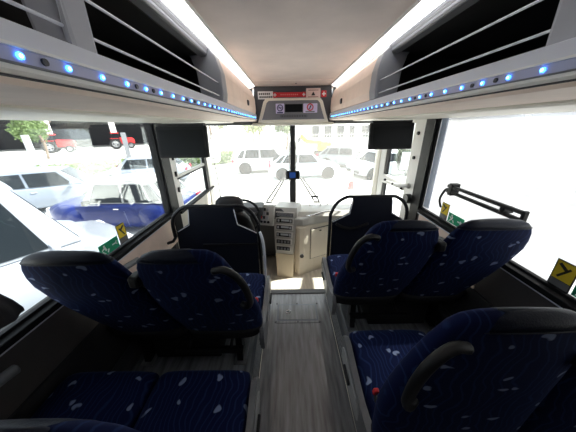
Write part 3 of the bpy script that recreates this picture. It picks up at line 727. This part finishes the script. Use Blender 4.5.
# little stand on the dash
e = tag(empty('phone_stand', (.30, 3.06, .50)), 'small dark folding stand on the dashboard right of the bar', 'stand')
cbox('clamp', (0, 0, .13), (.10, .025, .022), BLACKP, e, .004)
for dx in (-.07, .09): tube('stand_leg', [(dx*.3, 0, .125), (dx, 0, .0)], .006, DARKG, e, seg=6)
tube('stand_rod', [(.03, 0, .13), (.13, .02, .06), (.20, .03, .0)], .005, DARKG, e, seg=6, sm=4)

# ================================================================== STICKERS, RAIL, CURTAIN
GRN = mat('sticker_green', (.0,.28,.13), .5); YEL = mat('sticker_yellow', (.78,.58,.03), .5)
def exit_sticker(x, y0, y1, z0, z1, label, flip=1):
    e = tag(empty('exit_sticker', (x, (y0+y1)/2, z0)), label, 'sticker', 'green exit stickers')
    w2, h = (y1-y0)/2, z1-z0; sgn = -1 if x > 0 else 1
    box('backing', (-.001, -w2, 0), (.001, w2, h), GRN, e)
    X_ = sgn*.0018
    def st(n, y, z, a, b, r_=0): return cbox(n, (X_, y, z), (.0012, a, b), WHS, e, 0, RX(r_))
    q = flip*w2*.45
    st('runner_head', q*1.15, h*.78, h*.16, h*.16); st('runner_body', q, h*.52, h*.16, h*.34, .35); st('runner_leg', q*1.5, h*.25, h*.12, h*.36, .7); st('runner_leg', q*.5, h*.26, h*.12, h*.32, -.6); st('runner_arm', q*1.5, h*.56, h*.3, h*.1, .5)
    st('arrow_bar', -q*1.1, h*.5, w2*.45, h*.12); st('arrow_head', -q*1.55, h*.56, w2*.24, h*.1, .8); st('arrow_head', -q*1.55, h*.44, w2*.24, h*.1, -.8)
    return e
def hammer_sticker(x, y0, y1, z0, z1, label):
    e = tag(empty('hammer_sticker', (x, (y0+y1)/2, z0)), label, 'sticker', 'yellow hammer stickers')
    w2, h = (y1-y0)/2, z1-z0; sgn = -1 if x > 0 else 1
    box('backing', (-.001, -w2, 0), (.001, w2, h), BLK, e)
    X_ = sgn*.0015
    box('yellow_field', (min(0, X_*1.2), -w2*.88, h*.30), (max(0, X_*1.2), w2*.88, h*.96), YEL, e)
    box('grey_caption', (min(0, X_*1.2), -w2*.88, h*.04), (max(0, X_*1.2), w2*.88, h*.28), MIDG, e)
    cbox('hammer_handle', (X_*1.6, 0, h*.60), (.001, .010, h*.5), BLK, e, 0, RX(.6)); cbox('hammer_head', (X_*1.6, w2*.2, h*.78), (.001, w2*1.0, .014), BLK, e, 0, RX(.6))
    return e
XR, XL = 1.2245, -1.2245
hammer_sticker(XR, .835, .925, .815, .955, 'yellow hammer sticker low on the right window near the corner')
exit_sticker(XR, .66, .825, .822, .905, 'green exit sticker low on the right window near the corner')
hammer_sticker(XR, 1.70, 1.79, .82, .955, 'yellow hammer sticker at the front end of the right window')
exit_sticker(XR, 1.52, 1.69, .822, .90, 'green exit sticker at the front end of the right window')
hammer_sticker(XL, 1.36, 1.44, .825, .96, 'yellow hammer sticker on the left window')
exit_sticker(XL, 1.19, 1.35, .822, .90, 'green exit sticker on the left window', -1)
# black double rail across the right window
gr = tag(empty('window_guard_rail', (1.17, 1.40, 1.085)), 'black double guard rail across the right window', 'rail')
box('rail_bar', (-.012, -.30, .02), (.012, .30, .042), BLACKP, gr, .006)
box('rail_bar', (-.012, -.30, -.022), (.012, .30, .0), BLACKP, gr, .006)
box('rail_end', (-.014, -.315, -.026), (.014, -.295, .046), BLACKP, gr, .005)
tube('rail_hook', [(0, .25, .01), (0, .31, .0), (0, .34, -.04), (0, .36, -.10), (.03, .37, -.17)], .009, BLACKP, gr, seg=8, sm=4)
box('rail_bracket', (-.015, .24, -.035), (.05, .28, .055), BLACKP, gr, .006)
box('rail_bracket', (-.015, -.2, -.01), (.05, -.17, .03), BLACKP, gr, .006)
# curtain tied back at the left edge
rings = []
for z, dp, yy in ((1.60, .03, .42), (1.4, .03, .43), (1.2, .032, .455), (1.05, .034, .50), (.95, .036, .545), (.90, .036, .56), (.885, .03, .56)):
    rings.append([(.0+dp*(math.cos(a))*(1+.35*math.cos(9*a)), yy-.4+.15*math.sin(a), z-.885) for a in [2*PI*k/48 for k in range(48)]])
cu = tag(empty('curtain', (-1.155, .4, .885)), 'dark grey curtain hanging at the left edge', 'curtain')
loft('curtain_cloth', rings, CURT, cu)

# ================================================================== OUTSIDE
GZ = -1.30
ground = tag(box('ground', (-60, -40, GZ-.2), (60, 80, GZ), mat('pale_concrete', (.74,.73,.70), .85, var=.12, vscale=.5, bump=.1, bscale=5)), 'pale sunlit concrete yard', kind=S)
TYRE = mat('tyre', (.02,.02,.021), .8); RIM = mat('rim', (.45,.45,.47), .3, metal=.7)
CGL = mat('car_glass', (.012,.016,.02), .12, spec=.35); ARCH = mat('arch_dark', (.015,.015,.016), .8)
LAMPR = mat('tail_lamp', (.55,.01,.05), .25); LAMPW = mat('head_lamp', (.8,.82,.85), .15)
wheel_cache = {}
def wheel(parent, x, y, r, wdt):
    key = (r, wdt)
    if key not in wheel_cache:
        bm = bmesh.new(); R_ = []
        prof = [(r*.62, -wdt/2), (r*.93, -wdt/2), (r, -wdt*.32), (r, wdt*.32), (r*.93, wdt/2), (r*.62, wdt/2)]
        n = 28
        for px, py in prof: R_.append([bm.verts.new((px*math.cos(2*PI*k/n), py, px*math.sin(2*PI*k/n))) for k in range(n)])
        for A, B in zip(R_, R_[1:]):
            for k in range(n): bm.faces.new((A[k], A[(k+1) % n], B[(k+1) % n], B[k]))
        bmesh.ops.recalc_face_normals(bm, faces=bm.faces[:])
        t = bpy.data.meshes.new('tyre'); bm.to_mesh(t); bm.free(); t.materials.append(TYRE)
        bm = bmesh.new(); bm_cyl(bm, (0, 0, 0), r*.16, wdt*.8, 'y', 12)
        for k in range(5):
            a = 2*PI*k/5; bm_box(bm, (r*.36*math.cos(a), 0, r*.36*math.sin(a)), (r*.56, wdt*.7, r*.14), RY(-a))
        bm_tube(bm, [(r*.62*math.cos(2*PI*k/24), 0, r*.62*math.sin(2*PI*k/24)) for k in range(24)], wdt*.3, 6, True)
        q = bpy.data.meshes.new('rim'); bmesh.ops.recalc_face_normals(bm, faces=bm.faces[:]); bm.to_mesh(q); bm.free(); q.materials.append(RIM)
        wheel_cache[key] = (t, q)
    t, q = wheel_cache[key]
    o = link('wheel', t, None, parent); o.location = (x, y, r)
    o2 = link('rim', q, None, o)
    return o
def lerp(a, b, t): return tuple(x+(y-x)*t for x, y in zip(a, b))
def car(label, loc, rz, L=4.3, W=1.78, H=1.5, col=(.8,.8,.8), top=None, belt=.92, hood=.95, g=(.30, .16, -.30, -.42), hz=.78, name='car', wr=.32, group='cars parked in the yard', fender=0., trunk=.9):
    """local +x = front.  g: fractions of L for windshield foot, roof front, roof rear, rear-window foot"""
    e = tag(empty(name, (loc[0], loc[1], GZ), rz), label, 'car', group)
    pm = mat('car_paint_%s' % '_'.join('%d' % round(c*100) for c in col), col, .3, spec=.35, coat=.15)
    tm = mat('car_paint_%s' % '_'.join('%d' % round(c*100) for c in (top or col)), top or col, .3 if not top else .7, coat=.5 if not top else 0)
    hw = W/2
    st_ = [(-.5, .55*trunk, .80, .42), (-.485, .80*trunk, .88, .30), (-.45, .97*trunk, .95, .24), (g[3]+.02, trunk*1.02, .98, .2), (-.2, belt+.02, 1, .2), (0, belt, 1, .2), (g[0], belt-.01, 1, .2),
           (g[0]+.06, hood*.94, .99, .2), (.38, hz+.04, .96, .22), (.45, hz-.02, .90, .26), (.485, hz-.12, .80, .30), (.5, hz-.28, .70, .42)]
    rings = []
    for fx, zt, wf, zb in st_:
        x = fx*L; wv = hw*wf
        half = [(0, zb), (wv*.86, zb), (wv*.97, zb+.12), (wv, (zb+zt)/2), (wv*.985, zt-.12*(zt-zb)), (wv*.92, zt-.02), (wv*.70, zt+.01), (0, zt+.025)]
        rings.append([(x, y, z) for y, z in half]+[(x, -y, z) for y, z in half[-2:0:-1]])
    loft('body', rings, pm, e)
    # cabin
    b0, b1 = g[0]*L, g[3]*L; r0, r1 = g[1]*L, g[2]*L; bw, rw = hw*.93, hw*.74
    zb, zr = belt-.02, H-.06
    B = {}
    for sy in (-1, 1):
        B['f', sy] = (b0, sy*bw, zb); B['r', sy] = (b1, sy*bw, zb); B['tf', sy] = (r0, sy*rw, zr); B['tr', sy] = (r1, sy*rw, zr)
    vs = [B['f', -1], B['f', 1], B['r', 1], B['r', -1], B['tf', -1], B['tf', 1], B['tr', 1], B['tr', -1]]
    bm = bmesh.new(); vv = [bm.verts.new(v) for v in vs]
    for f in ((0,1,2,3), (4,5,6,7), (0,1,5,4), (1,2,6,5), (2,3,7,6), (3,0,4,7)): bm.faces.new([vv[i] for i in f])
    bmesh.ops.bevel(bm, geom=bm.edges[:], offset=.045, segments=3, affect='EDGES', profile=.6)
    from_bm('cabin', bm, tm, e, False)
    n_ = 9; rr_ = []
    for i in range(n_+1):
        t = i/n_; x = r0+.05+(r1-r0-.1)*t; zz = zr-.012+.07*math.sin(PI*min(1, max(0, .08+.84*t)))
        hwr = rw*.97
        rr_.append([(x, -hwr, zr-.03), (x, -hwr*.9, zz-.012), (x, -hwr*.5, zz+.006), (x, 0, zz+.012), (x, hwr*.5, zz+.006), (x, hwr*.9, zz-.012), (x, hwr, zr-.03)])
    loft('roof', rr_, tm, e)
    def quad_pane(nm, c, n_out, t0, t1, s0, s1, m=CGL):
        """c = (bl, br, tr, tl) corners; inset by fractions t (across) and s (up)"""
        bl, br, tr, tl_ = c
        def P(t, s_): return Vector(lerp(lerp(bl, br, t), lerp(tl_, tr, t), s_))
        q = [P(t0[0], s0), P(t1[0], s0), P(t1[1], s1), P(t0[1], s1)]
        nn = (q[1]-q[0]).cross(q[3]-q[0]).normalized()
        if nn.dot(Vector(n_out)) < 0: nn = -nn
        vs = [tuple(p+nn*.012) for p in q]+[tuple(p-nn*.02) for p in q]
        return pyd(nm, vs, [(0,1,2,3), (7,6,5,4), (0,4,5,1), (1,5,6,2), (2,6,7,3), (3,7,4,0)], m, e)
    quad_pane('windshield', (B['f', -1], B['f', 1], B['tf', 1], B['tf', -1]), (1, 0, .5), (.05, .07), (.95, .93), .05, .93)
    quad_pane('rear_window', (B['r', 1], B['r', -1], B['tr', -1], B['tr', 1]), (-1, 0, .5), (.08, .1), (.92, .9), .18, .9)
    for sy in (-1, 1):
        c = (B['f', sy], B['r', sy], B['tr', sy], B['tf', sy])
        quad_pane('side_window', c, (0, sy, .3), (.10, .06), (.485, .46), .06, .90)
        quad_pane('side_window', c, (0, sy, .3), (.515, .49), (.80, .83), .06, .90)
        quad_pane('quarter_window', c, (0, sy, .3), (.83, .86), (.94, .94), .10, .86)
        cbox('mirror', (b0-.16*L*.5, sy*(hw+.09), belt+.06), (.10, .20, .14), pm if not top else BLACKP, e, .03)
        cbox('door_handle', (-.06*L, sy*(hw+.002), belt-.15), (.16, .02, .03), CHROME, e, .006)
        cbox('tail_lamp', (-.485*L, sy*hw*.80, trunk*.84), (.10, .26, .20), LAMPR, e, .02)
        cbox('head_lamp', (.465*L, sy*hw*.70, hz-.14), (.14, .30, .14), LAMPW, e, .03)
        for fx in (-.315, .315):
            cyl('wheel_arch', (fx*L, sy*(hw-.10), wr+.01), wr+.055, .215, ARCH, e, 'y', 28)
            wheel(e, fx*L, sy*(hw-.085), wr, .21)
            if fender:
                bm = bmesh.new(); bmesh.ops.create_uvsphere(bm, u_segments=20, v_segments=12, radius=1, matrix=Matrix.Translation((fx*L, sy*(hw-.10), .52)) @ Matrix.Diagonal((.52, .22, .40, 1)))
                from_bm('fender', bm, pm, e, True)
    cbox('bumper', (.49*L, 0, .42), (.10, W*.72, .16), DARKG, e, .04)
    cbox('bumper', (-.49*L, 0, .48), (.10, W*.80, .18), pm, e, .04)
    cbox('number_plate', (-.505*L, 0, .62), (.012, .46, .11), WHS, e, .003)
    return e
WHT = (.58,.59,.60)
# left yard
car('white van parked close beside the left window', (-4.93, 2.5), math.radians(58), L=4.6, W=1.9, H=2.2, col=(.27,.29,.33), belt=1.2, hood=1.16, hz=1.0, g=(.315, .206, -.46, -.485), trunk=1.25, wr=.33)
car('blue convertible car with white soft top and rounded fenders', (-5.05, 6.7), math.radians(178), L=4.0, W=1.7, H=1.56, col=(.003,.014,.12), top=(.42,.42,.41), belt=.95, hood=.93, hz=.86, g=(.20, .10, -.30, -.42), fender=1)
car('silver car with dark windows behind the white van', (-9.3, 8.6), math.radians(30), L=4.2, W=1.74, H=1.55, col=(.20,.23,.28), belt=.96, hz=.88, g=(.28, .12, -.38, -.46), trunk=1.0)
car('pale silver car behind the blue convertible', (-7.9, 12.6), math.radians(195), L=4.4, W=1.78, H=1.48, col=(.36,.40,.47))
# yard ahead
car('white estate car seen through the left half of the windshield', (-1.5, 15.6), math.radians(8), L=4.6, W=1.84, H=1.62, col=WHT, belt=.98, hz=.92, g=(.26, .12, -.36, -.47), trunk=1.0, wr=.35)
car('pale blue hatchback parked directly ahead of the centre bar', (.85, 13.6), math.radians(4), L=4.15, W=1.76, H=1.48, col=(.55,.66,.74), g=(.26, .10, -.30, -.47), trunk=.98)
car('dark silver hatchback behind the pale blue one', (4.2, 17.0), math.radians(-20), L=4.1, W=1.74, H=1.46, col=(.20,.22,.24), g=(.26, .10, -.32, -.47), trunk=.98)
car('grey saloon car ahead of the entrance door', (5.6, 13.6), math.radians(200), L=4.3, W=1.76, H=1.45, col=(.40,.44,.46))
# right side
car('white car faintly seen through the bright right window', (7.4, 5.3), math.radians(105), L=4.3, W=1.78, H=1.52, col=(.84,.84,.84))

def building(name, label, loc, size, wallm, rz=0, windows=(), cat='building', roofm=None):
    e = tag(empty(name, (*loc, GZ), rz), label, cat)
    a, b, c = size
    box('walls', (-a/2, -b/2, 0), (a/2, b/2, c), wallm, e)
    box('roof', (-a/2-.2, -b/2-.2, c), (a/2+.2, b/2+.2, c+.25), roofm or wallm, e, .03)
    for (x0, x1, z0, z1) in windows:
        f = box('window', (x0, -b/2-.05, z0), (x1, -b/2+.02, z1), WHITEP, e)
        box('pane', (x0+.08, -b/2-.06, z0+.08), (x1-.08, -b/2-.04, z1-.08), CGL, f)
    return e
BWALL = mat('white_render', (.80,.79,.76), .9, var=.04, vscale=1)
building('white_building', 'white flat-roofed building across the yard ahead', (9.5, 34), (16, 6, 4.2), BWALL, windows=[(-6.5+1.6*k, -5.4+1.6*k, 1.3, 2.9) for k in range(8)])
# open shed at the far left
e = tag(empty('machinery_shed', (-34, 40, GZ), math.radians(38)), 'dark open machinery shed with white columns at the far left', 'building')
SHD = mat('shed_dark', (.035,.035,.04), .9)
box('back_wall', (-20, 3.5, 0), (20, 3.8, 6), SHD, e); box('roof', (-20.5, -4, 6), (20.5, 4.2, 6.5), BWALL, e)
for x in (-20, 20): box('end_wall', (x-.15, -3.5, 0), (x+.15, 3.8, 6), SHD, e)
for k in range(6): box('column', (-19.6+7.7*k, -3.8, 0), (-18.8+7.7*k, -3.1, 6), BWALL, e)
box('floor_slab', (-20, -3.5, 0), (20, 3.5, .12), mat('shed_slab', (.3,.3,.3), .9), e)
shed = e
def tractor(label, x, y, rz, col):
    t = tag(empty('tractor', (x, y, GZ), rz), label, 'tractor', 'tractors by the shed')
    pm = mat('tractor_paint_%d' % round(col[0]*100), col, .4)
    prism('hood', [(.1, .70), (1.95, .70), (2.0, 1.25), (1.8, 1.55), (.1, 1.65)], 'xz', -.33, .33, pm, t, .05)
    prism('cab', [(-.85, 1.2), (.1, 1.2), (.0, 2.2), (-.75, 2.2)], 'xz', -.5, .5, CGL, t, .03)
    box('cab_roof', (-.92, -.58, 2.2), (.15, .58, 2.36), pm, t, .04)
    box('chassis', (-.9, -.3, .5), (1.6, .3, .8), DARKG, t, .04)
    for sy in (-1, 1):
        wheel(t, -.55, sy*.75, .75, .4); wheel(t, 1.35, sy*.68, .45, .28)
        box('mudguard', (-1.1, sy*.75-.2, 1.5), (.05, sy*.75+.2, 1.56), pm, t, .02)
    return t
for k, (x, y, c_, lb) in enumerate(((-31, 31.5, (.55,.03,.03), 'red tractor nearest the dark shed'), (-26.0, 36.5, (.55,.03,.03), 'red tractor in the middle of the row'), (-20.5, 41.5, (.60,.05,.05), 'red tractor at the front end of the row'), (-36.0, 26.5, (.04,.05,.12), 'dark blue tractor by the shed columns'))):
    tractor(lb, x, y, math.radians(30+6*k), c_)
# low white wall in front of the shed
e = tag(empty('yard_wall', (-13.5, 16.8, GZ), math.radians(38)), 'low white wall between the parked cars and the shed', 'wall')
for k in range(8): box('wall_panel', (-9+2.25*k, -.12, 0), (-6.78+2.25*k, .12, .95), BWALL, e, .01)
for k in range(4): box('post', (-8.6+5*k, -.2, 0), (-8.3+5*k, .2, 2.6), mat('post_grey', (.30,.31,.33), .6), e)
# railing ahead
FEN = mat('fence_grey', (.42,.44,.46), .6)
e = tag(empty('yard_fence', (7, 26, GZ)), 'grey metal railing across the far side of the yard', 'fence')
for z in (.35, 1.9): box('rail', (-22, -.03, z), (12, .03, z+.06), FEN, e)
bm = bmesh.new(); bm_box(bm, (0, 0, 1.1), (.035, .035, 2.1)); me = bpy.data.meshes.new('bar'); bm.to_mesh(me); bm.free(); me.materials.append(FEN)
for k in range(114):
    o = link('bar', me, None, e); o.location = (-22+.3*k, 0, 0)
for k in range(12): box('post', (-22+3.09*k-.05, -.06, 0), (-22+3.09*k+.05, .06, 2.25), FEN, e)
# yellow loading arm
e = tag(empty('yellow_digger', (2.3, 23.5, GZ)), 'small yellow digger behind the cars ahead', 'digger')
YLW = mat('digger_yellow', (.80,.60,.02), .5)
prism('boom', [(-1.2, 1.75), (-1.0, 2.15), (-.35, 1.55), (1.0, 1.45), (1.0, 1.15), (-.5, 1.2)], 'xz', -.12, .12, YLW, e, .03)
box('house', (.6, -.6, .55), (1.9, .6, 1.35), YLW, e, .06); box('track', (.3, -.8, 0), (2.1, -.45, .5), TYRE, e, .15); box('track', (.3, .45, 0), (2.1, .8, .5), TYRE, e, .15)
prism('bucket', [(-1.45, 1.35), (-1.1, 1.45), (-1.05, 1.8), (-1.3, 1.85)], 'xz', -.3, .3, DARKG, e, .02)
# pale post with red foot
e = tag(empty('marker_post', (2.95, 10.6, GZ)), 'tall pale post with red foot ahead of the entrance', 'post')
tube('pole', [(0, 0, 0), (0, 0, 5.5)], .06, mat('post_pale', (.62,.62,.60), .5), e, seg=12)
cyl('red_foot', (0, 0, .18), .16, .36, REDP, e, seg=18, r2=.10)
cyl('cap', (0, 0, 5.52), .07, .06, FEN, e, seg=12)
e = tag(empty('lamp_post', (3.5, 24.5, GZ)), 'thin dark lamp post beside the railing ahead', 'post')
tube('pole', [(0, 0, 0), (0, 0, 6.5)], .07, FEN, e, seg=10); tube('lamp_arm', [(0, 0, 6.4), (.5, -.3, 6.7), (1.2, -.6, 6.75)], .04, FEN, e, seg=8, sm=4); cbox('lamp_head', (1.35, -.65, 6.74), (.5, .22, .1), FEN, e, .03)
# trees
LEAFS = [mat('leaf_pale', (.22,.26,.09), .7), mat('leaf_green', (.12,.18,.06), .7)]
BARK = mat('bark', (.16,.12,.09), .9, bump=.4, bscale=20)
def tree(label, x, y, h, r, n, mi):
    rnd = random.Random(int(x*100+y)); e = tag(empty('tree', (x, y, GZ)), label, 'tree', 'trees beyond the yard')
    tube('trunk', [(0, 0, 0), (.1, .05, h*.3), (.0, -.1, h*.55), (.1, 0, h*.85)], [.16]+[.12]*6+[.08]*6, BARK, e, seg=8, sm=4)
    for k in range(7):
        a = k*2.4; z = h*(.32+.07*k); tube('branch', [(0, 0, z), (r*.4*math.cos(a), r*.4*math.sin(a), z+h*.08), (r*.75*math.cos(a), r*.75*math.sin(a), z+h*.2)], .04, BARK, e, seg=5, sm=3)
    vs, fs = [], []
    blobs = [(rnd.uniform(-.6, .6)*r, rnd.uniform(-.6, .6)*r, h*rnd.uniform(.45, .92), r*rnd.uniform(.35, .55)) for _ in range(11)]
    for _ in range(n):
        bx_, by_, bz_, br_ = rnd.choice(blobs)
        v = Vector((rnd.gauss(0, 1), rnd.gauss(0, 1), rnd.gauss(0, 1))).normalized()*br_*rnd.uniform(.5, 1)
        c = Vector((bx_, by_, bz_))+v; a = Vector((rnd.gauss(0, 1), rnd.gauss(0, 1), rnd.gauss(0, 1))).normalized(); b = a.orthogonal().normalized(); q = .13
        i = len(vs); vs += [tuple(c-a*q), tuple(c+b*q*.6), tuple(c+a*q), tuple(c-b*q*.6)]; fs.append((i, i+1, i+2, i+3))
    me = bpy.data.meshes.new('foliage'); me.from_pydata(vs, [], fs); o = link('foliage', me, LEAFS[mi], e); o['kind'] = 'stuff'
for lb, x, y, h, r, mi in (('leafy tree behind the driver side mirror', -8.8, 27, 6.5, 2.3, 0), ('leafy tree above the white estate car', -3.9, 32, 6.0, 2.4, 0), ('leafy tree left of the centre bar', -.2, 27.6, 5.6, 1.5, 1), ('leafy tree by the machinery shed', -25.5, 24.5, 5.2, 1.7, 1), ('leafy tree right of the white building', 20.5, 29, 6, 2.2, 0), ('leafy tree between the tractors and the windshield', -6.0, 41, 6.5, 2.5, 1)):
    tree(lb, x, y, h, r, 2600, mi)
# hedge strip behind the wall on the left
rnd = random.Random(5); vs, fs = [], []
for _ in range(7000):
    c = Vector((rnd.uniform(-6, 6), rnd.uniform(-.5, .5), rnd.uniform(.05, 1.0)))
    a = Vector((rnd.gauss(0, 1), rnd.gauss(0, 1), rnd.gauss(0, 1))).normalized(); b = a.orthogonal().normalized(); q = .09
    i = len(vs); vs += [tuple(c-a*q), tuple(c+b*q*.6), tuple(c+a*q), tuple(c-b*q*.6)]; fs.append((i, i+1, i+2, i+3))
me = bpy.data.meshes.new('hedge'); me.from_pydata(vs, [], fs); o = link('hedge', me, LEAFS[1]); o.location = (-9.5, 16.2, GZ); o.rotation_euler = (0, 0, math.radians(38))
tag(o, 'low green hedge behind the pale silver car', 'hedge', kind='stuff')
# outside mirrors of the coach
def mirror(label, x, y, z, s):
    e = tag(empty('side_mirror', (x, y, z)), label, 'mirror', 'coach side mirrors')
    loft('mirror_housing', [superring(0, .05*t, -.16+.32*t, .11*wf, .11*wf, .05*wf, 24, 3) for t, wf in ((0, .5), (.06, .85), (.3, 1), (.7, 1), (.94, .85), (1, .5))], BLACKP if s > 0 else WHITEP, e)
    cbox('mirror_glass', (0, -.045, 0), (.17, .01, .24), mat('mirror_glass', (.8,.82,.85), .05, metal=1), e, .004)
    return e
m1 = mirror('white outside mirror seen left of the windshield', -1.24, 3.62, 1.20, -1)
tube('mirror_arm', [(0, 0, -.13), (.02, -.01, -.35), (.05, -.06, -.75), (.05, -.12, -.85)], .012, DARKG, m1, seg=8, sm=4)
tube('mirror_arm', [(-.06, 0, -.1), (-.05, -.15, -.10), (-.0, -.25, -.12)], .012, DARKG, m1, seg=8, sm=4)
m2 = mirror('dark outside mirror seen through the entrance door', 1.62, 3.30, 1.08, 1)
tube('mirror_arm', [(-.08, 0, .12), (-.25, -.05, .25), (-.36, -.1, .30)], .018, BLACKP, m2, seg=8, sm=4)
